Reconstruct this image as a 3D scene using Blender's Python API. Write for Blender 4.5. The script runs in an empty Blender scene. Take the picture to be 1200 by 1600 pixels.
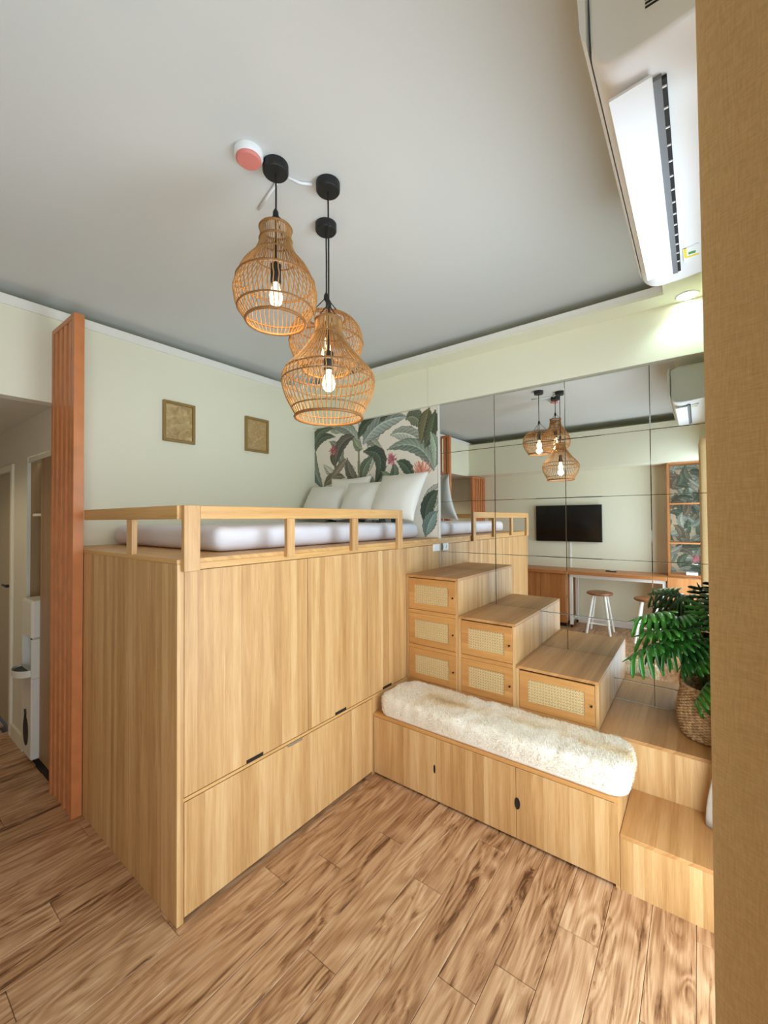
import bpy, bmesh, math, random
import numpy as np
from mathutils import Vector, Matrix, noise as mnoise
random.seed(7)
PI = math.pi
S = bpy.context.scene
COL = S.collection

# ------------------------------------------------------------------ camera
cd = bpy.data.cameras.new('camera'); cam = bpy.data.objects.new('camera', cd); COL.objects.link(cam)
CY, CP, CR, CF = math.radians(37.2506), math.radians(0.9644), math.radians(-0.3617), 647.116
fw = Vector((math.cos(CP)*math.cos(CY), math.cos(CP)*math.sin(CY), math.sin(CP)))
r0 = Vector((math.sin(CY), -math.cos(CY), 0)); u0 = r0.cross(fw)
rt = math.cos(CR)*r0 + math.sin(CR)*u0; up = -math.sin(CR)*r0 + math.cos(CR)*u0
M = Matrix((rt, up, -fw)).transposed().to_4x4(); M.translation = Vector((-0.8469, -1.7204, 1.6637))
cam.matrix_world = M
cd.sensor_fit = 'HORIZONTAL'; cd.sensor_width = 36; cd.lens = 36*CF/1200; cd.clip_start = 0.02
S.camera = cam

# ------------------------------------------------------------------ world, light, exposure
S.view_settings.view_transform = 'Standard'; S.view_settings.look = 'None'
S.view_settings.gamma = 1; S.view_settings.use_curve_mapping = False
S.view_settings.exposure = 0.0
W = bpy.data.worlds.new('world'); S.world = W; W.use_nodes = True
bg = W.node_tree.nodes['Background']; bg.inputs[0].default_value = (0.79, 0.95, 1.07, 1); bg.inputs[1].default_value = 8.6
try:
    S.cycles.max_bounces = 14; S.cycles.diffuse_bounces = 10; S.cycles.glossy_bounces = 6
    S.cycles.sample_clamp_indirect = 8; S.cycles.caustics_reflective = False; S.cycles.caustics_refractive = False
except Exception: pass
ld = bpy.data.lights.new('window_portal', 'AREA'); ld.shape = 'RECTANGLE'; ld.size = 2.7; ld.size_y = 2.4; ld.cycles.is_portal = True
lo = bpy.data.objects.new('window_portal', ld); COL.objects.link(lo); lo.location = (-.15, -2.06, 1.21); lo.rotation_euler = (PI/2, 0, 0)

# ------------------------------------------------------------------ materials
def srgb(c):
    return tuple(((x/255)/12.92 if x/255 <= .04045 else ((x/255+.055)/1.055)**2.4) for x in c) + (1,)
class N:
    def __init__(s, name):
        s.m = bpy.data.materials.new(name); s.m.use_nodes = True; s.t = s.m.node_tree; s.b = s.t.nodes['Principled BSDF']
    def n(s, typ, **kw):
        nd = s.t.nodes.new(typ)
        for k, v in kw.items(): setattr(nd, k, v)
        return nd
    def l(s, a, b): s.t.links.new(a, b)
    def math(s, op, a, b=None, c=None):
        nd = s.n('ShaderNodeMath', operation=op)
        for i, v in enumerate((a, b, c)):
            if v is None: continue
            if isinstance(v, (int, float)): nd.inputs[i].default_value = v
            else: s.l(v, nd.inputs[i])
        return nd.outputs[0]
    def comb(s, x, y, z):
        nd = s.n('ShaderNodeCombineXYZ')
        for i, v in enumerate((x, y, z)):
            if isinstance(v, (int, float)): nd.inputs[i].default_value = v
            else: s.l(v, nd.inputs[i])
        return nd.outputs[0]
    def noise(s, vec, scale, detail=3, rough=.5, dist=0):
        nd = s.n('ShaderNodeTexNoise'); nd.inputs['Scale'].default_value = scale; nd.inputs['Detail'].default_value = detail
        nd.inputs['Roughness'].default_value = rough; nd.inputs['Distortion'].default_value = dist
        s.l(vec, nd.inputs['Vector']); return nd.outputs[0]
    def ramp(s, fac, stops):
        nd = s.n('ShaderNodeValToRGB'); e = nd.color_ramp.elements
        while len(e) < len(stops): e.new(0.5)
        for el, (p, c) in zip(e, stops): el.position = p; el.color = c if len(c) == 4 else tuple(c)+(1,)
        s.l(fac, nd.inputs[0]); return nd.outputs[0]
    def bump(s, h, strength=.2, dist=.01):
        nd = s.n('ShaderNodeBump'); nd.inputs['Strength'].default_value = strength; nd.inputs['Distance'].default_value = dist
        s.l(h, nd.inputs['Height']); s.l(nd.outputs[0], s.b.inputs['Normal'])
    def obj(s): return s.n('ShaderNodeTexCoord').outputs['Object']

def plain(name, col, rough=.5, metal=0, bumps=None, spec=None, var=0):
    k = N(name); c = srgb(col); k.b.inputs['Base Color'].default_value = c
    k.b.inputs['Roughness'].default_value = rough; k.b.inputs['Metallic'].default_value = metal
    if spec is not None: k.b.inputs['Specular IOR Level'].default_value = spec
    o = k.obj()
    sc, st = bumps or (60, .03)
    nz = k.noise(o, sc, 4)
    if var:
        d = tuple(x*(1-var) for x in c[:3]) + (1,)
        k.l(k.ramp(nz, [(.3, d), (.7, c)]), k.b.inputs['Base Color'])
    k.bump(nz, st, .004)
    return k.m

def wood(name, axis, dark, mid, light, strip=24, rough=.42, stripw=.22):
    """wood laminate in strips, grain along axis (0 x, 1 y, 2 z)"""
    k = N(name); sep = k.n('ShaderNodeSeparateXYZ'); k.l(k.obj(), sep.inputs[0])
    X, Y, Z = sep.outputs
    rnd = k.n('ShaderNodeObjectInfo').outputs['Random']
    a, b, g = {2: (X, Y, Z), 0: (Y, Z, X), 1: (X, Z, Y)}[axis]
    p = k.math('ADD', k.math('ADD', a, b), k.math('MULTIPLY', rnd, 7.3)); q = k.math('SUBTRACT', a, b)
    g2 = k.math('ADD', g, k.math('MULTIPLY', rnd, 3.1))
    band = k.noise(k.comb(k.math('MULTIPLY', p, 9), k.math('MULTIPLY', g2, .55), 0), 1.6, 4, .55, .5)
    st = k.n('ShaderNodeTexWhiteNoise', noise_dimensions='1D')
    k.l(k.math('FLOOR', k.math('ADD', k.math('MULTIPLY', p, strip), k.math('MULTIPLY', k.noise(k.comb(k.math('MULTIPLY', p, 2.0), 0, 0), 3, 0), 3))), st.inputs['W'])
    # long cathedral lines
    wv = k.noise(k.comb(k.math('MULTIPLY', p, 26), k.math('MULTIPLY', g2, 1.3), k.math('MULTIPLY', st.outputs[0], 9)), 1.0, 3, .6, 1.2)
    fine = k.noise(k.comb(k.math('MULTIPLY', p, 240), k.math('MULTIPLY', g2, 6), 0), 1.0, 3, .7)
    v = k.math('ADD', k.math('ADD', k.math('MULTIPLY', band, .36), k.math('MULTIPLY', st.outputs[0], stripw)),
               k.math('ADD', k.math('MULTIPLY', wv, .46), k.math('MULTIPLY', fine, .36)))
    v = k.math('SUBTRACT', v, .22)
    k.l(k.ramp(v, [(.18, srgb(dark)), (.47, srgb(mid)), (.76, srgb(light))]), k.b.inputs['Base Color'])
    k.b.inputs['Roughness'].default_value = rough
    k.bump(fine, .06, .002)
    return k.m

WD, WM, WL = (154, 108, 60), (194, 150, 97), (220, 184, 134)
oak_z = wood('oak_laminate_vertical', 2, WD, WM, WL)
oak_x = wood('oak_laminate_across', 0, (142, 94, 50), (174, 124, 72), (198, 150, 98), stripw=.26)
oak_y = wood('oak_laminate_lengthwise', 1, (164, 110, 58), (192, 138, 78), (206, 158, 100), stripw=.12)
rail_x = wood('oak_rail_lengthwise', 0, (172, 122, 68), (204, 158, 98), (222, 182, 126), stripw=.1)
rail_y = wood('oak_rail_across', 1, (172, 122, 68), (204, 158, 98), (222, 182, 126), stripw=.1)
red_z = plain('reddish_slat_wood', (204, 128, 76), .4, var=.18, bumps=(10, .02))
tv_z = wood('warm_cabinet_wood', 2, (140, 85, 42), (172, 112, 62), (192, 136, 84))
tv_y = wood('warm_worktop_wood', 1, (150, 92, 48), (180, 118, 68), (196, 140, 90), stripw=.1)
stool_w = wood('stool_seat_wood', 0, (110, 68, 38), (140, 92, 54), (160, 112, 72))
hall_z = wood('closet_panel_wood', 2, (120, 88, 54), (146, 112, 72), (160, 126, 86))

def floor_mat():
    k = N('brown_floor_planks'); sep = k.n('ShaderNodeSeparateXYZ'); k.l(k.obj(), sep.inputs[0]); X, Y, Z = sep.outputs
    r = k.n('ShaderNodeObjectInfo').outputs['Random']
    gx = k.math('ADD', X, k.math('MULTIPLY', r, 37)); gy = k.math('ADD', Y, k.math('MULTIPLY', r, 91))
    # knots bend the grain: the distance to sparse points swells the cross-grain coordinate
    vo = k.n('ShaderNodeTexVoronoi'); vo.inputs['Scale'].default_value = 1.0
    k.l(k.comb(k.math('MULTIPLY', gx, 2.6), k.math('MULTIPLY', gy, 7.5), 0), vo.inputs['Vector'])
    kn = k.math('POWER', k.math('SUBTRACT', 1.0, k.math('MINIMUM', vo.outputs['Distance'], 1.0)), 3.0)
    base = k.noise(k.comb(k.math('MULTIPLY', gx, 1.1), k.math('MULTIPLY', gy, 9), kn), 1.0, 5, .6, 1.1)
    gr = k.noise(k.comb(k.math('MULTIPLY', gx, 3.0), k.math('MULTIPLY', gy, 110), k.math('MULTIPLY', kn, 2.5)), 1.0, 4, .7, .5)
    ca = k.noise(k.comb(k.math('MULTIPLY', gx, .9), k.math('MULTIPLY', gy, 4.5), k.math('MULTIPLY', kn, .35)), 1.0, 2, .5, .3)
    cl = k.math('MULTIPLY', k.math('SINE', k.math('MULTIPLY', ca, 95.0)), .085)
    streak = k.noise(k.comb(k.math('MULTIPLY', gx, 1.5), k.math('MULTIPLY', gy, 14), kn), 1.0, 5, .66, 1.6)
    dk = k.math('MULTIPLY', k.math('MAXIMUM', k.math('SUBTRACT', streak, .54), 0.0), 2.6)
    v = k.math('ADD', k.math('ADD', k.math('MULTIPLY', base, .62), k.math('ADD', k.math('MULTIPLY', gr, .66), cl)), k.math('MULTIPLY', r, .13))
    v = k.math('SUBTRACT', k.math('SUBTRACT', v, .20), dk)
    v = k.math('SUBTRACT', v, k.math('MULTIPLY', k.math('POWER', kn, 5.0), .22))
    k.l(k.ramp(v, [(.08, srgb((80, 48, 26))), (.30, srgb((140, 98, 64))), (.52, srgb((178, 136, 98))), (.80, srgb((210, 174, 136)))]), k.b.inputs['Base Color'])
    k.b.inputs['Roughness'].default_value = .38; k.b.inputs['Specular IOR Level'].default_value = .45
    k.bump(gr, .12, .002); return k.m
floor_m = floor_mat()
subfloor = plain('dark_subfloor', (50, 34, 22), .9)

paint = plain('warm_white_paint', (230, 228, 206), .85, bumps=(180, .03))
paint_lip = plain('white_trim_paint', (232, 230, 222), .7)
ceil_m = plain('white_ceiling_paint', (208, 210, 208), .9, bumps=(200, .03))
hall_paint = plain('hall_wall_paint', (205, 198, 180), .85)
white_pl = plain('white_plastic', (236, 238, 240), .35)
white_mt = plain('white_painted_metal', (235, 234, 230), .4)
black_mt = plain('black_metal', (22, 22, 22), .45)
black_cord = plain('black_cord', (18, 18, 18), .7)
dark_gap = plain('dark_recess', (30, 20, 12), .9)
knob_m = plain('dark_bronze', (42, 28, 18), .4, .5)
silver = plain('brushed_steel', (190, 188, 184), .3, .9)
sheet = plain('white_bed_sheet', (226, 224, 232), .9, bumps=(25, .15))
pillow_m = plain('white_pillow_cotton', (228, 226, 218), .9, bumps=(30, .12))
pink = plain('pink_lens', (214, 128, 118), .5)
screen_m = plain('black_screen', (10, 10, 12), .12)
tan_back = plain('tan_backing', (112, 76, 38), .85)
cane_m = plain('cane_strands', (226, 196, 142), .55, var=.18, bumps=(90, .05))
rattan = plain('rattan_rods', (184, 136, 78), .55, var=.35, bumps=(40, .05))
rattan_d = plain('rattan_rings', (150, 102, 52), .5, var=.3)
gold = plain('gold_frame', (150, 122, 72), .4, .2)
vent_m = plain('grey_louvre_inside', (120, 122, 126), .6)
leaf_pot = plain('dark_soil', (48, 36, 26), .95)
stem_m = plain('green_stem', (62, 84, 34), .5)
yellow = plain('yellow_label', (236, 214, 60), .6)
lblgreen = plain('green_label_print', (70, 150, 70), .6)
print_d = plain('black_print', (25, 25, 25), .6)
door_m = plain('pale_door_paint', (170, 156, 132), .6)
trim_w = plain('pale_frame_paint', (214, 206, 184), .6)

def mirror_mat():
    k = N('mirror_glass'); k.b.inputs['Base Color'].default_value = (.86, .88, .86, 1); k.b.inputs['Metallic'].default_value = 1; k.b.inputs['Roughness'].default_value = .004
    return k.m
mirror_m = mirror_mat()
def leaf_mat():
    k = N('glossy_leaf_green'); r = k.n('ShaderNodeObjectInfo').outputs['Random']; nz = k.noise(k.obj(), 9, 3)
    k.l(k.ramp(k.math('ADD', k.math('MULTIPLY', nz, .6), k.math('MULTIPLY', r, .4)), [(.25, srgb((22, 62, 16))), (.55, srgb((46, 102, 30))), (.8, srgb((84, 140, 52)))]), k.b.inputs['Base Color'])
    k.b.inputs['Roughness'].default_value = .32; return k.m
leaf_m = leaf_mat()
def curtain_mat(name, c1, c2, tr):
    k = N(name); o = k.obj(); sep = k.n('ShaderNodeSeparateXYZ'); k.l(o, sep.inputs[0])
    w = k.noise(k.comb(k.math('MULTIPLY', sep.outputs[0], 500), k.math('MULTIPLY', sep.outputs[1], 500), k.math('MULTIPLY', sep.outputs[2], 60)), 1, 2)
    h = k.noise(k.comb(k.math('MULTIPLY', sep.outputs[0], 60), k.math('MULTIPLY', sep.outputs[1], 60), k.math('MULTIPLY', sep.outputs[2], 500)), 1, 2)
    v = k.math('ADD', k.math('MULTIPLY', w, .5), k.math('MULTIPLY', h, .5))
    col = k.ramp(v, [(.3, srgb(c1)), (.7, srgb(c2))]); k.l(col, k.b.inputs['Base Color']); k.b.inputs['Roughness'].default_value = .95
    k.b.inputs['Specular IOR Level'].default_value = .1
    k.bump(v, .25, .002)
    t = k.n('ShaderNodeBsdfTranslucent'); k.l(col, t.inputs[0]); mx = k.n('ShaderNodeMixShader'); mx.inputs[0].default_value = tr
    k.l(k.b.outputs[0], mx.inputs[1]); k.l(t.outputs[0], mx.inputs[2]); k.l(mx.outputs[0], k.t.nodes['Material Output'].inputs['Surface'])
    return k.m
curt_m = curtain_mat('beige_curtain_weave', (200, 170, 124), (222, 194, 148), .05)
sheer_m = curtain_mat('pale_sheer_weave', (186, 178, 164), (208, 200, 188), .15)
def emit(name, col, s, base=(255, 240, 220)):
    k = N(name); k.b.inputs['Base Color'].default_value = srgb(base); k.b.inputs['Emission Color'].default_value = col + (1,); k.b.inputs['Emission Strength'].default_value = s; return k.m
bulb_m = emit('warm_bulb_glow', (1.0, .74, .36), 9)
down_m = emit('cool_lamp_glow', (.88, 1.0, .96), 22)
def fur_mat():
    k = N('cream_fur'); sep = k.n('ShaderNodeSeparateXYZ'); o = k.obj(); k.l(o, sep.inputs[0])
    # thing base is at the middle of the seat: brownish patches run along the middle line
    cx = k.math('ABSOLUTE', k.math('ADD', sep.outputs[0], k.math('MULTIPLY', k.math('SUBTRACT', k.noise(o, 6, 2), .5), .12)))
    mask = k.math('MULTIPLY', k.math('SUBTRACT', 1.0, k.math('MINIMUM', k.math('DIVIDE', cx, .075), 1.0)),
                  k.math('MINIMUM', k.math('MULTIPLY', k.math('MAXIMUM', k.math('SUBTRACT', k.noise(o, 4.5, 3), .44), 0.0), 7.0), 1.0))
    wide = k.math('MULTIPLY', k.math('MAXIMUM', k.math('SUBTRACT', k.noise(o, 3.3, 4), .5), 0.0), 1.3)
    f = k.math('ADD', k.math('MULTIPLY', mask, .62), wide)
    k.l(k.ramp(f, [(.0, srgb((233, 224, 208))), (.45, srgb((222, 202, 168))), (.95, srgb((186, 156, 112)))]), k.b.inputs['Base Color'])
    k.b.inputs['Roughness'].default_value = .95; k.b.inputs['Specular IOR Level'].default_value = .1
    k.bump(k.noise(o, 160, 3), .5, .006); return k.m
fur_m = fur_mat()
def basket_mat():
    k = N('woven_seagrass'); o = k.obj(); nz = k.noise(o, 55, 3)
    k.l(k.ramp(nz, [(.3, srgb((128, 92, 56))), (.55, srgb((176, 138, 94))), (.75, srgb((204, 172, 128)))]), k.b.inputs['Base Color'])
    k.b.inputs['Roughness'].default_value = .8; return k.m
basket_m = basket_mat()
def vcol_mat(name, rough=.8):
    k = N(name); a = k.n('ShaderNodeVertexColor', layer_name='print'); k.l(a.outputs[0], k.b.inputs['Base Color']); k.b.inputs['Roughness'].default_value = rough; return k.m
print_m = vcol_mat('printed_tropical_wallpaper')
def art_mat(name, a, b, sc):
    k = N(name); nz = k.noise(k.obj(), sc, 6, .6, 1.2)
    k.l(k.ramp(nz, [(.3, srgb(a)), (.55, srgb(b)), (.75, srgb((214, 196, 152)))]), k.b.inputs['Base Color']); k.b.inputs['Roughness'].default_value = .3; k.bump(nz, .25, .01); return k.m
art1 = art_mat('textured_gold_relief', (150, 122, 78), (186, 160, 112), 16)
art2 = art_mat('fine_gold_weave', (160, 130, 84), (180, 150, 102), 45)
glass_m = N('clear_bulb_glass'); glass_m.b.inputs['Transmission Weight'].default_value = 1; glass_m.b.inputs['Roughness'].default_value = 0; glass_m = glass_m.m

# ------------------------------------------------------------------ geometry helpers
LOC = {}
class MB:
    def __init__(s): s.v = []; s.f = []
    def add(s, v, f):
        o = len(s.v); s.v += [tuple(p) for p in v]; s.f += [tuple(i+o for i in q) for q in f]; return s
    def box(s, x0, x1, y0, y1, z0, z1, c=0.0):
        c = min(c, (x1-x0)*.45, (y1-y0)*.45, (z1-z0)*.45)
        if c <= 0:
            return s.add([(x, y, z) for z in (z0, z1) for y in (y0, y1) for x in (x0, x1)],
                         [(0, 2, 3, 1), (4, 5, 7, 6), (0, 1, 5, 4), (1, 3, 7, 5), (3, 2, 6, 7), (2, 0, 4, 6)])
        lo, hi = (x0, y0, z0), (x1, y1, z1); v = []; ix = {}
        for sx in (0, 1):
            for sy in (0, 1):
                for sz in (0, 1):
                    sg = (sx, sy, sz)
                    for a in range(3):
                        p = []
                        for k in range(3):
                            e = hi[k] if sg[k] else lo[k]
                            p.append(e if k == a else (e - c if sg[k] else e + c))
                        ix[(sg, a)] = len(v); v.append(tuple(p))
        f = []
        for a in range(3):
            b_, c_ = [(1, 2), (2, 0), (0, 1)][a]
            for sd in (0, 1):
                q = []
                for (i, j) in ((0, 0), (1, 0), (1, 1), (0, 1)):
                    sg = [0, 0, 0]; sg[a] = sd; sg[b_] = i; sg[c_] = j; q.append(ix[(tuple(sg), a)])
                f.append(tuple(q if sd else q[::-1]))
        for a in range(3):
            b_, c_ = [(1, 2), (2, 0), (0, 1)][a]
            for i in (0, 1):
                for j in (0, 1):
                    s0 = [0, 0, 0]; s1 = [0, 0, 0]; s0[b_] = s1[b_] = i; s0[c_] = s1[c_] = j; s1[a] = 1
                    q = [ix[(tuple(s0), b_)], ix[(tuple(s1), b_)], ix[(tuple(s1), c_)], ix[(tuple(s0), c_)]]
                    f.append(tuple(q if (i == j) else q[::-1]))
        for sg in [(i, j, k) for i in (0, 1) for j in (0, 1) for k in (0, 1)]:
            q = [ix[(sg, 0)], ix[(sg, 1)], ix[(sg, 2)]]
            f.append(tuple(q if sum(sg) % 2 == 1 else q[::-1]))
        return s.add(v, f)
    def tube(s, pts, r, n=8, cap=True):
        pts = [Vector(p) for p in pts]; rs = r if isinstance(r, (list, tuple)) else [r]*len(pts)
        v = []; f = []; nrm = None
        for i, p in enumerate(pts):
            t = (pts[min(i+1, len(pts)-1)] - pts[max(i-1, 0)]).normalized()
            if nrm is None:
                nrm = Vector((0, 0, 1)).cross(t) if abs(t.z) < .95 else Vector((1, 0, 0)).cross(t)
            nrm = (nrm - t*nrm.dot(t)).normalized(); bn = t.cross(nrm)
            for k in range(n):
                a = 2*PI*k/n; v.append(p + (nrm*math.cos(a) + bn*math.sin(a))*rs[i])
        for i in range(len(pts)-1):
            for k in range(n):
                f.append((i*n+k, i*n+(k+1) % n, (i+1)*n+(k+1) % n, (i+1)*n+k))
        if cap:
            f.append(tuple(range(n))[::-1]); f.append(tuple((len(pts)-1)*n+k for k in range(n)))
        return s.add(v, f)
    def lathe(s, prof, c, n=32, cap=True):
        v = []; f = []
        for (r, z) in prof:
            for k in range(n):
                a = 2*PI*k/n; v.append((c[0]+r*math.cos(a), c[1]+r*math.sin(a), c[2]+z))
        for i in range(len(prof)-1):
            for k in range(n):
                f.append((i*n+k, i*n+(k+1) % n, (i+1)*n+(k+1) % n, (i+1)*n+k))
        if cap:
            f.append(tuple(range(n))[::-1]); f.append(tuple((len(prof)-1)*n+k for k in range(n)))
        return s.add(v, f)
    def ring(s, c, R, r, n=40, m=6):
        v = []; f = []
        for i in range(n):
            a = 2*PI*i/n
            for j in range(m):
                b = 2*PI*j/m; q = R + r*math.cos(b); v.append((c[0]+q*math.cos(a), c[1]+q*math.sin(a), c[2]+r*math.sin(b)))
        for i in range(n):
            for j in range(m):
                f.append((i*m+j, ((i+1) % n)*m+j, ((i+1) % n)*m+(j+1) % m, i*m+(j+1) % m))
        return s.add(v, f)
    def extr_x(s, prof, x0, x1):
        """closed (y,z) outline extruded along x"""
        n = len(prof); v = [(x0, y, z) for y, z in prof] + [(x1, y, z) for y, z in prof]
        f = [(i, (i+1) % n, n+(i+1) % n, n+i) for i in range(n)] + [tuple(range(n))[::-1], tuple(range(n, 2*n))]
        return s.add(v, f)
    def build(s, name, mat, parent=None, smooth=False, origin=None):
        o3 = Vector(LOC.get(parent.name, (0, 0, 0))) if parent else Vector(origin or (0, 0, 0))
        me = bpy.data.meshes.new(name); me.from_pydata([tuple(Vector(p)-o3) for p in s.v], [], s.f)
        bm = bmesh.new(); bm.from_mesh(me); bmesh.ops.recalc_face_normals(bm, faces=bm.faces); bm.to_mesh(me); bm.free()
        me.materials.append(mat)
        if smooth: me.polygons.foreach_set('use_smooth', [True]*len(me.polygons))
        o = bpy.data.objects.new(name, me); COL.objects.link(o)
        if parent: o.parent = parent
        else: o.location = o3
        LOC[o.name] = tuple(o3)
        return o
def thing(name, loc, label, cat, group=None):
    o = bpy.data.objects.new(name, None); o.empty_display_size = .05; COL.objects.link(o); o.location = loc; LOC[o.name] = tuple(loc)
    return tag(o, label, cat, group)
def tag(o, label, cat, group=None):
    o['label'] = label; o['category'] = cat
    if group: o['group'] = group
    return o
def struct(o): o['kind'] = 'structure'; return o
def stuff(o): o['kind'] = 'stuff'; return o
def bx(*a): return MB().box(*a)
def autosmooth(o, ang=40):
    me = o.data; me.polygons.foreach_set('use_smooth', [True]*len(me.polygons))
    bm = bmesh.new(); bm.from_mesh(me)
    for e in bm.edges:
        if len(e.link_faces) == 2 and e.calc_face_angle(0) > math.radians(ang): e.smooth = False
    bm.to_mesh(me); bm.free(); return o

# dimensions solved from the photograph
L = 2.19; XB = 1.283; XD = 1.678; YB = 1.506; TVX = -1.95; YW = -1.99; CZ = 3.07; C1 = 2.94; C2 = 3.0; MT = 2.614; H = 1.5

# ------------------------------------------------------------------ setting
fl = struct(bx(-2.05, 2.30, -2.10, 4.1, -.10, -.012).build('floor', subfloor))
pm = {}
def plank_mesh(ln):
    if ln not in pm:
        o = MB().box(0, ln-.0016, .0008, .1492, -.012, 0, .0014)
        me = bpy.data.meshes.new('plank'); me.from_pydata(o.v, [], o.f); me.materials.append(floor_m); pm[ln] = me
    return pm[ln]
rr = random.Random(3)
nrow = 0
y = -1.987
while y < 4.0:
    x = -1.95 - [0.0, .45, .9, .2, .7, 1.05][nrow % 6] - rr.random()*.1
    while x < 2.19:
        a = max(x, -1.95); b = min(x+1.22, 2.19 if y < -.01 else (.06 if y < YB-.05 else -.02)); 
        if y < -.05 and y > -1.45: b = min(b, XB+.05)
        if b-a > .05 and not (a > .02 and y > .02):
            ln = round(b-a, 2)
            p = bpy.data.objects.new('plank', plank_mesh(ln)); COL.objects.link(p); p.parent = fl; p.location = (a, y, 0)
        x += 1.22
    y += .15; nrow += 1

struct(bx(TVX-.1, 2.30, YW-.1, YB+.2, CZ, CZ+.1).build('ceiling', ceil_m))
# frames wall and the beam over the passage
struct(bx(-.02, 2.30, YB, YB+.1, 0, C1).build('wall_back', paint))
struct(bx(TVX-.1, -.02, YB, YB+.1, 2.406, C1).build('trim_1', paint))
struct(bx(TVX-.1, 2.30, YB-.012, YB+.1, C1, C2, .002).build('trim_2', paint_lip))
struct(bx(TVX-.1, 2.30, YB+.19, YB+.3, 2.85, CZ).build('trim_3', paint))
struct(bx(TVX-.1, 2.30, YB+.1, YB+.19, 2.90, C2).build('trim_4', paint))
# mirror side
struct(bx(L+.006, L+.12, YW-.1, YB, 0, CZ).build('wall_right', paint))
u = MB(); u.box(L-.035, L+.006, .094, YB, MT, C1, .001); u.box(L-.035, L+.006, YW, .0905, MT, C1, .001)
struct(u.build('trim_5', paint))
struct(bx(2.0, L+.006, -1.80, YB-.012, C1, C1+.02).build('trim_6', paint))
struct(bx(2.0, 2.02, -1.577, YB-.012, C1+.02, C2, .002).build('trim_7', paint_lip))
# window side: cove ledge and the deep beam that carries the air conditioner
struct(bx(-1.5, 2.0, -1.80, -1.577, C1, C2).build('trim_8', paint))
struct(bx(2.0, L+.006, -1.80, -1.597, C1+.02, C2).build('trim_9', paint))
struct(bx(TVX-.1, L+.006, YW-.1, -1.80, 2.43, CZ).build('trim_10', paint))
# window wall with the balcony opening
wf = MB(); wf.box(TVX-.1, -1.5, YW-.1, YW, 0, 2.43); wf.box(1.20, L+.12, YW-.1, YW, 0, 2.43)
struct(wf.build('wall_front', paint))
wn = struct(bx(-1.5, 1.20, YW-.1, YW, -.012, .01).build('window_1', white_mt))
for a, b, c, d in ((-1.5, -1.45, .01, 2.43), (1.15, 1.20, .01, 2.43), (-1.45, 1.15, 2.38, 2.43)):
    bx(a, b, YW-.09, YW-.03, c, d, .003).build('window_frame', white_mt, wn)
# TV side: wall and the beam hanging over it
struct(bx(TVX-.1, TVX, YW-.1, 4.1, 0, CZ).build('wall_left', paint))
struct(bx(TVX, -1.5, YW, YB, 2.41, 2.955).build('trim_11', paint))
# passage
struct(bx(TVX-.1, .12, YB+.1, 4.1, 2.406, 2.5).build('ceiling_hall', hall_paint))
hw = MB()
hw.box(-.02, .08, YB+.1, 1.545, 0, 2.406); hw.box(-.02, .0, 1.545, 2.17, 2.13, 2.406); hw.box(-.02, .0, 2.17, 2.24, 0, 2.406); hw.box(-.02, .08, 2.24, 2.56, 0, 2.406)
hw.box(-.02, .08, 2.56, 3.40, 2.10, 2.406); hw.box(-.02, .08, 3.40, 4.1, 0, 2.406)
struct(hw.build('wall_hall_right', hall_paint))
struct(bx(TVX, .1, 4.0, 4.1, 0, 2.406).build('wall_hall_end', hall_paint))
bb = MB(); bb.box(-.034, -.02, 2.20, 2.53, 0, .10); struct(bb.build('baseboard_hall', trim_w))
d1 = struct(bx(.0, .04, 2.60, 3.36, .005, 2.06, .002).build('door_1', door_m))
for a in ((-.035, .085, 2.545, 2.60, 0, 2.115), (-.035, .085, 3.36, 3.42, 0, 2.115), (-.035, .085, 2.60, 3.36, 2.06, 2.115)):
    bx(*a, .004).build('door_frame', trim_w, d1)
kb = MB(); kb.box(-.012, 0, 2.63, 2.68, 1.10, 1.20, .003); kb.tube([(-.045, 2.655, 1.15), (-.012, 2.655, 1.15)], .012, 10)
kb.tube([(-.045, 2.65, 1.15), (-.045, 2.76, 1.15)], .009, 8); kb.build('door_handle', black_mt, d1)
# white edge between wallpaper and mirror
struct(bx(L-.008, L+.006, -.004, .012, 1.5, MT).build('trim_12', paint_lip))

# ------------------------------------------------------------------ loft bed
bed = thing('loft_bed', (0, 0, 0), 'tall oak laminate loft bed with storage doors and a guard rail', 'bed')
bx(0.0, .018, -.002, 1.08, 0, H-.02, .001).build('side_panel', oak_z, bed)
bx(.018, 2.185, .03, 1.49, .02, H-.02).build('carcass', dark_gap, bed)
bx(0, 2.185, 0.0, 1.50, H-.02, H, .002).build('platform', rail_y, bed)
bx(.03, 2.185, .0, .03, 1.452, H-.02).build('front_band', rail_x, bed)
bx(.018, .0285, -.001, .03, 0, H-.02).build('front_stile', oak_z, bed)
bx(1.268, XB-.001, -.001, .03, 0, .497).build('front_stile', oak_z, bed)
bx(.0285, 2.185, -.001, .03, .494, .507).build('front_band', rail_x, bed)
bx(XB-.001, XD+.03, -.001, .03, 0, .494).build('front_panel', oak_z, bed)
UD = [(.031, .716), (.719, 1.234), (1.237, 1.659), (1.662, 2.183)]
HX = [(.329, .423), (.930, 1.024), (1.389, 1.487)]
for i, (a, b) in enumerate(UD):
    dd = bx(a, b, 0, .018, .510, 1.449, .0012).build('door' if i < 3 else 'end_panel', oak_z, bed)
    if i < 3:
        bx(HX[i][0], HX[i][1], -.0025, .002, .5095, .526, .001).build('handle', dark_gap, dd)
dd = bx(.031, 1.266, -.003, .018, .022, .490, .0012).build('door', oak_z, bed)
o = bx(.573, .669, -.009, -.003, .482, .493, .001).build('handle', silver, dd); o['label'] = 'silver metal edge pull'
bx(.03, 1.266, .03, .05, 0, .02).build('toe_kick', dark_gap, bed)
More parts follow.
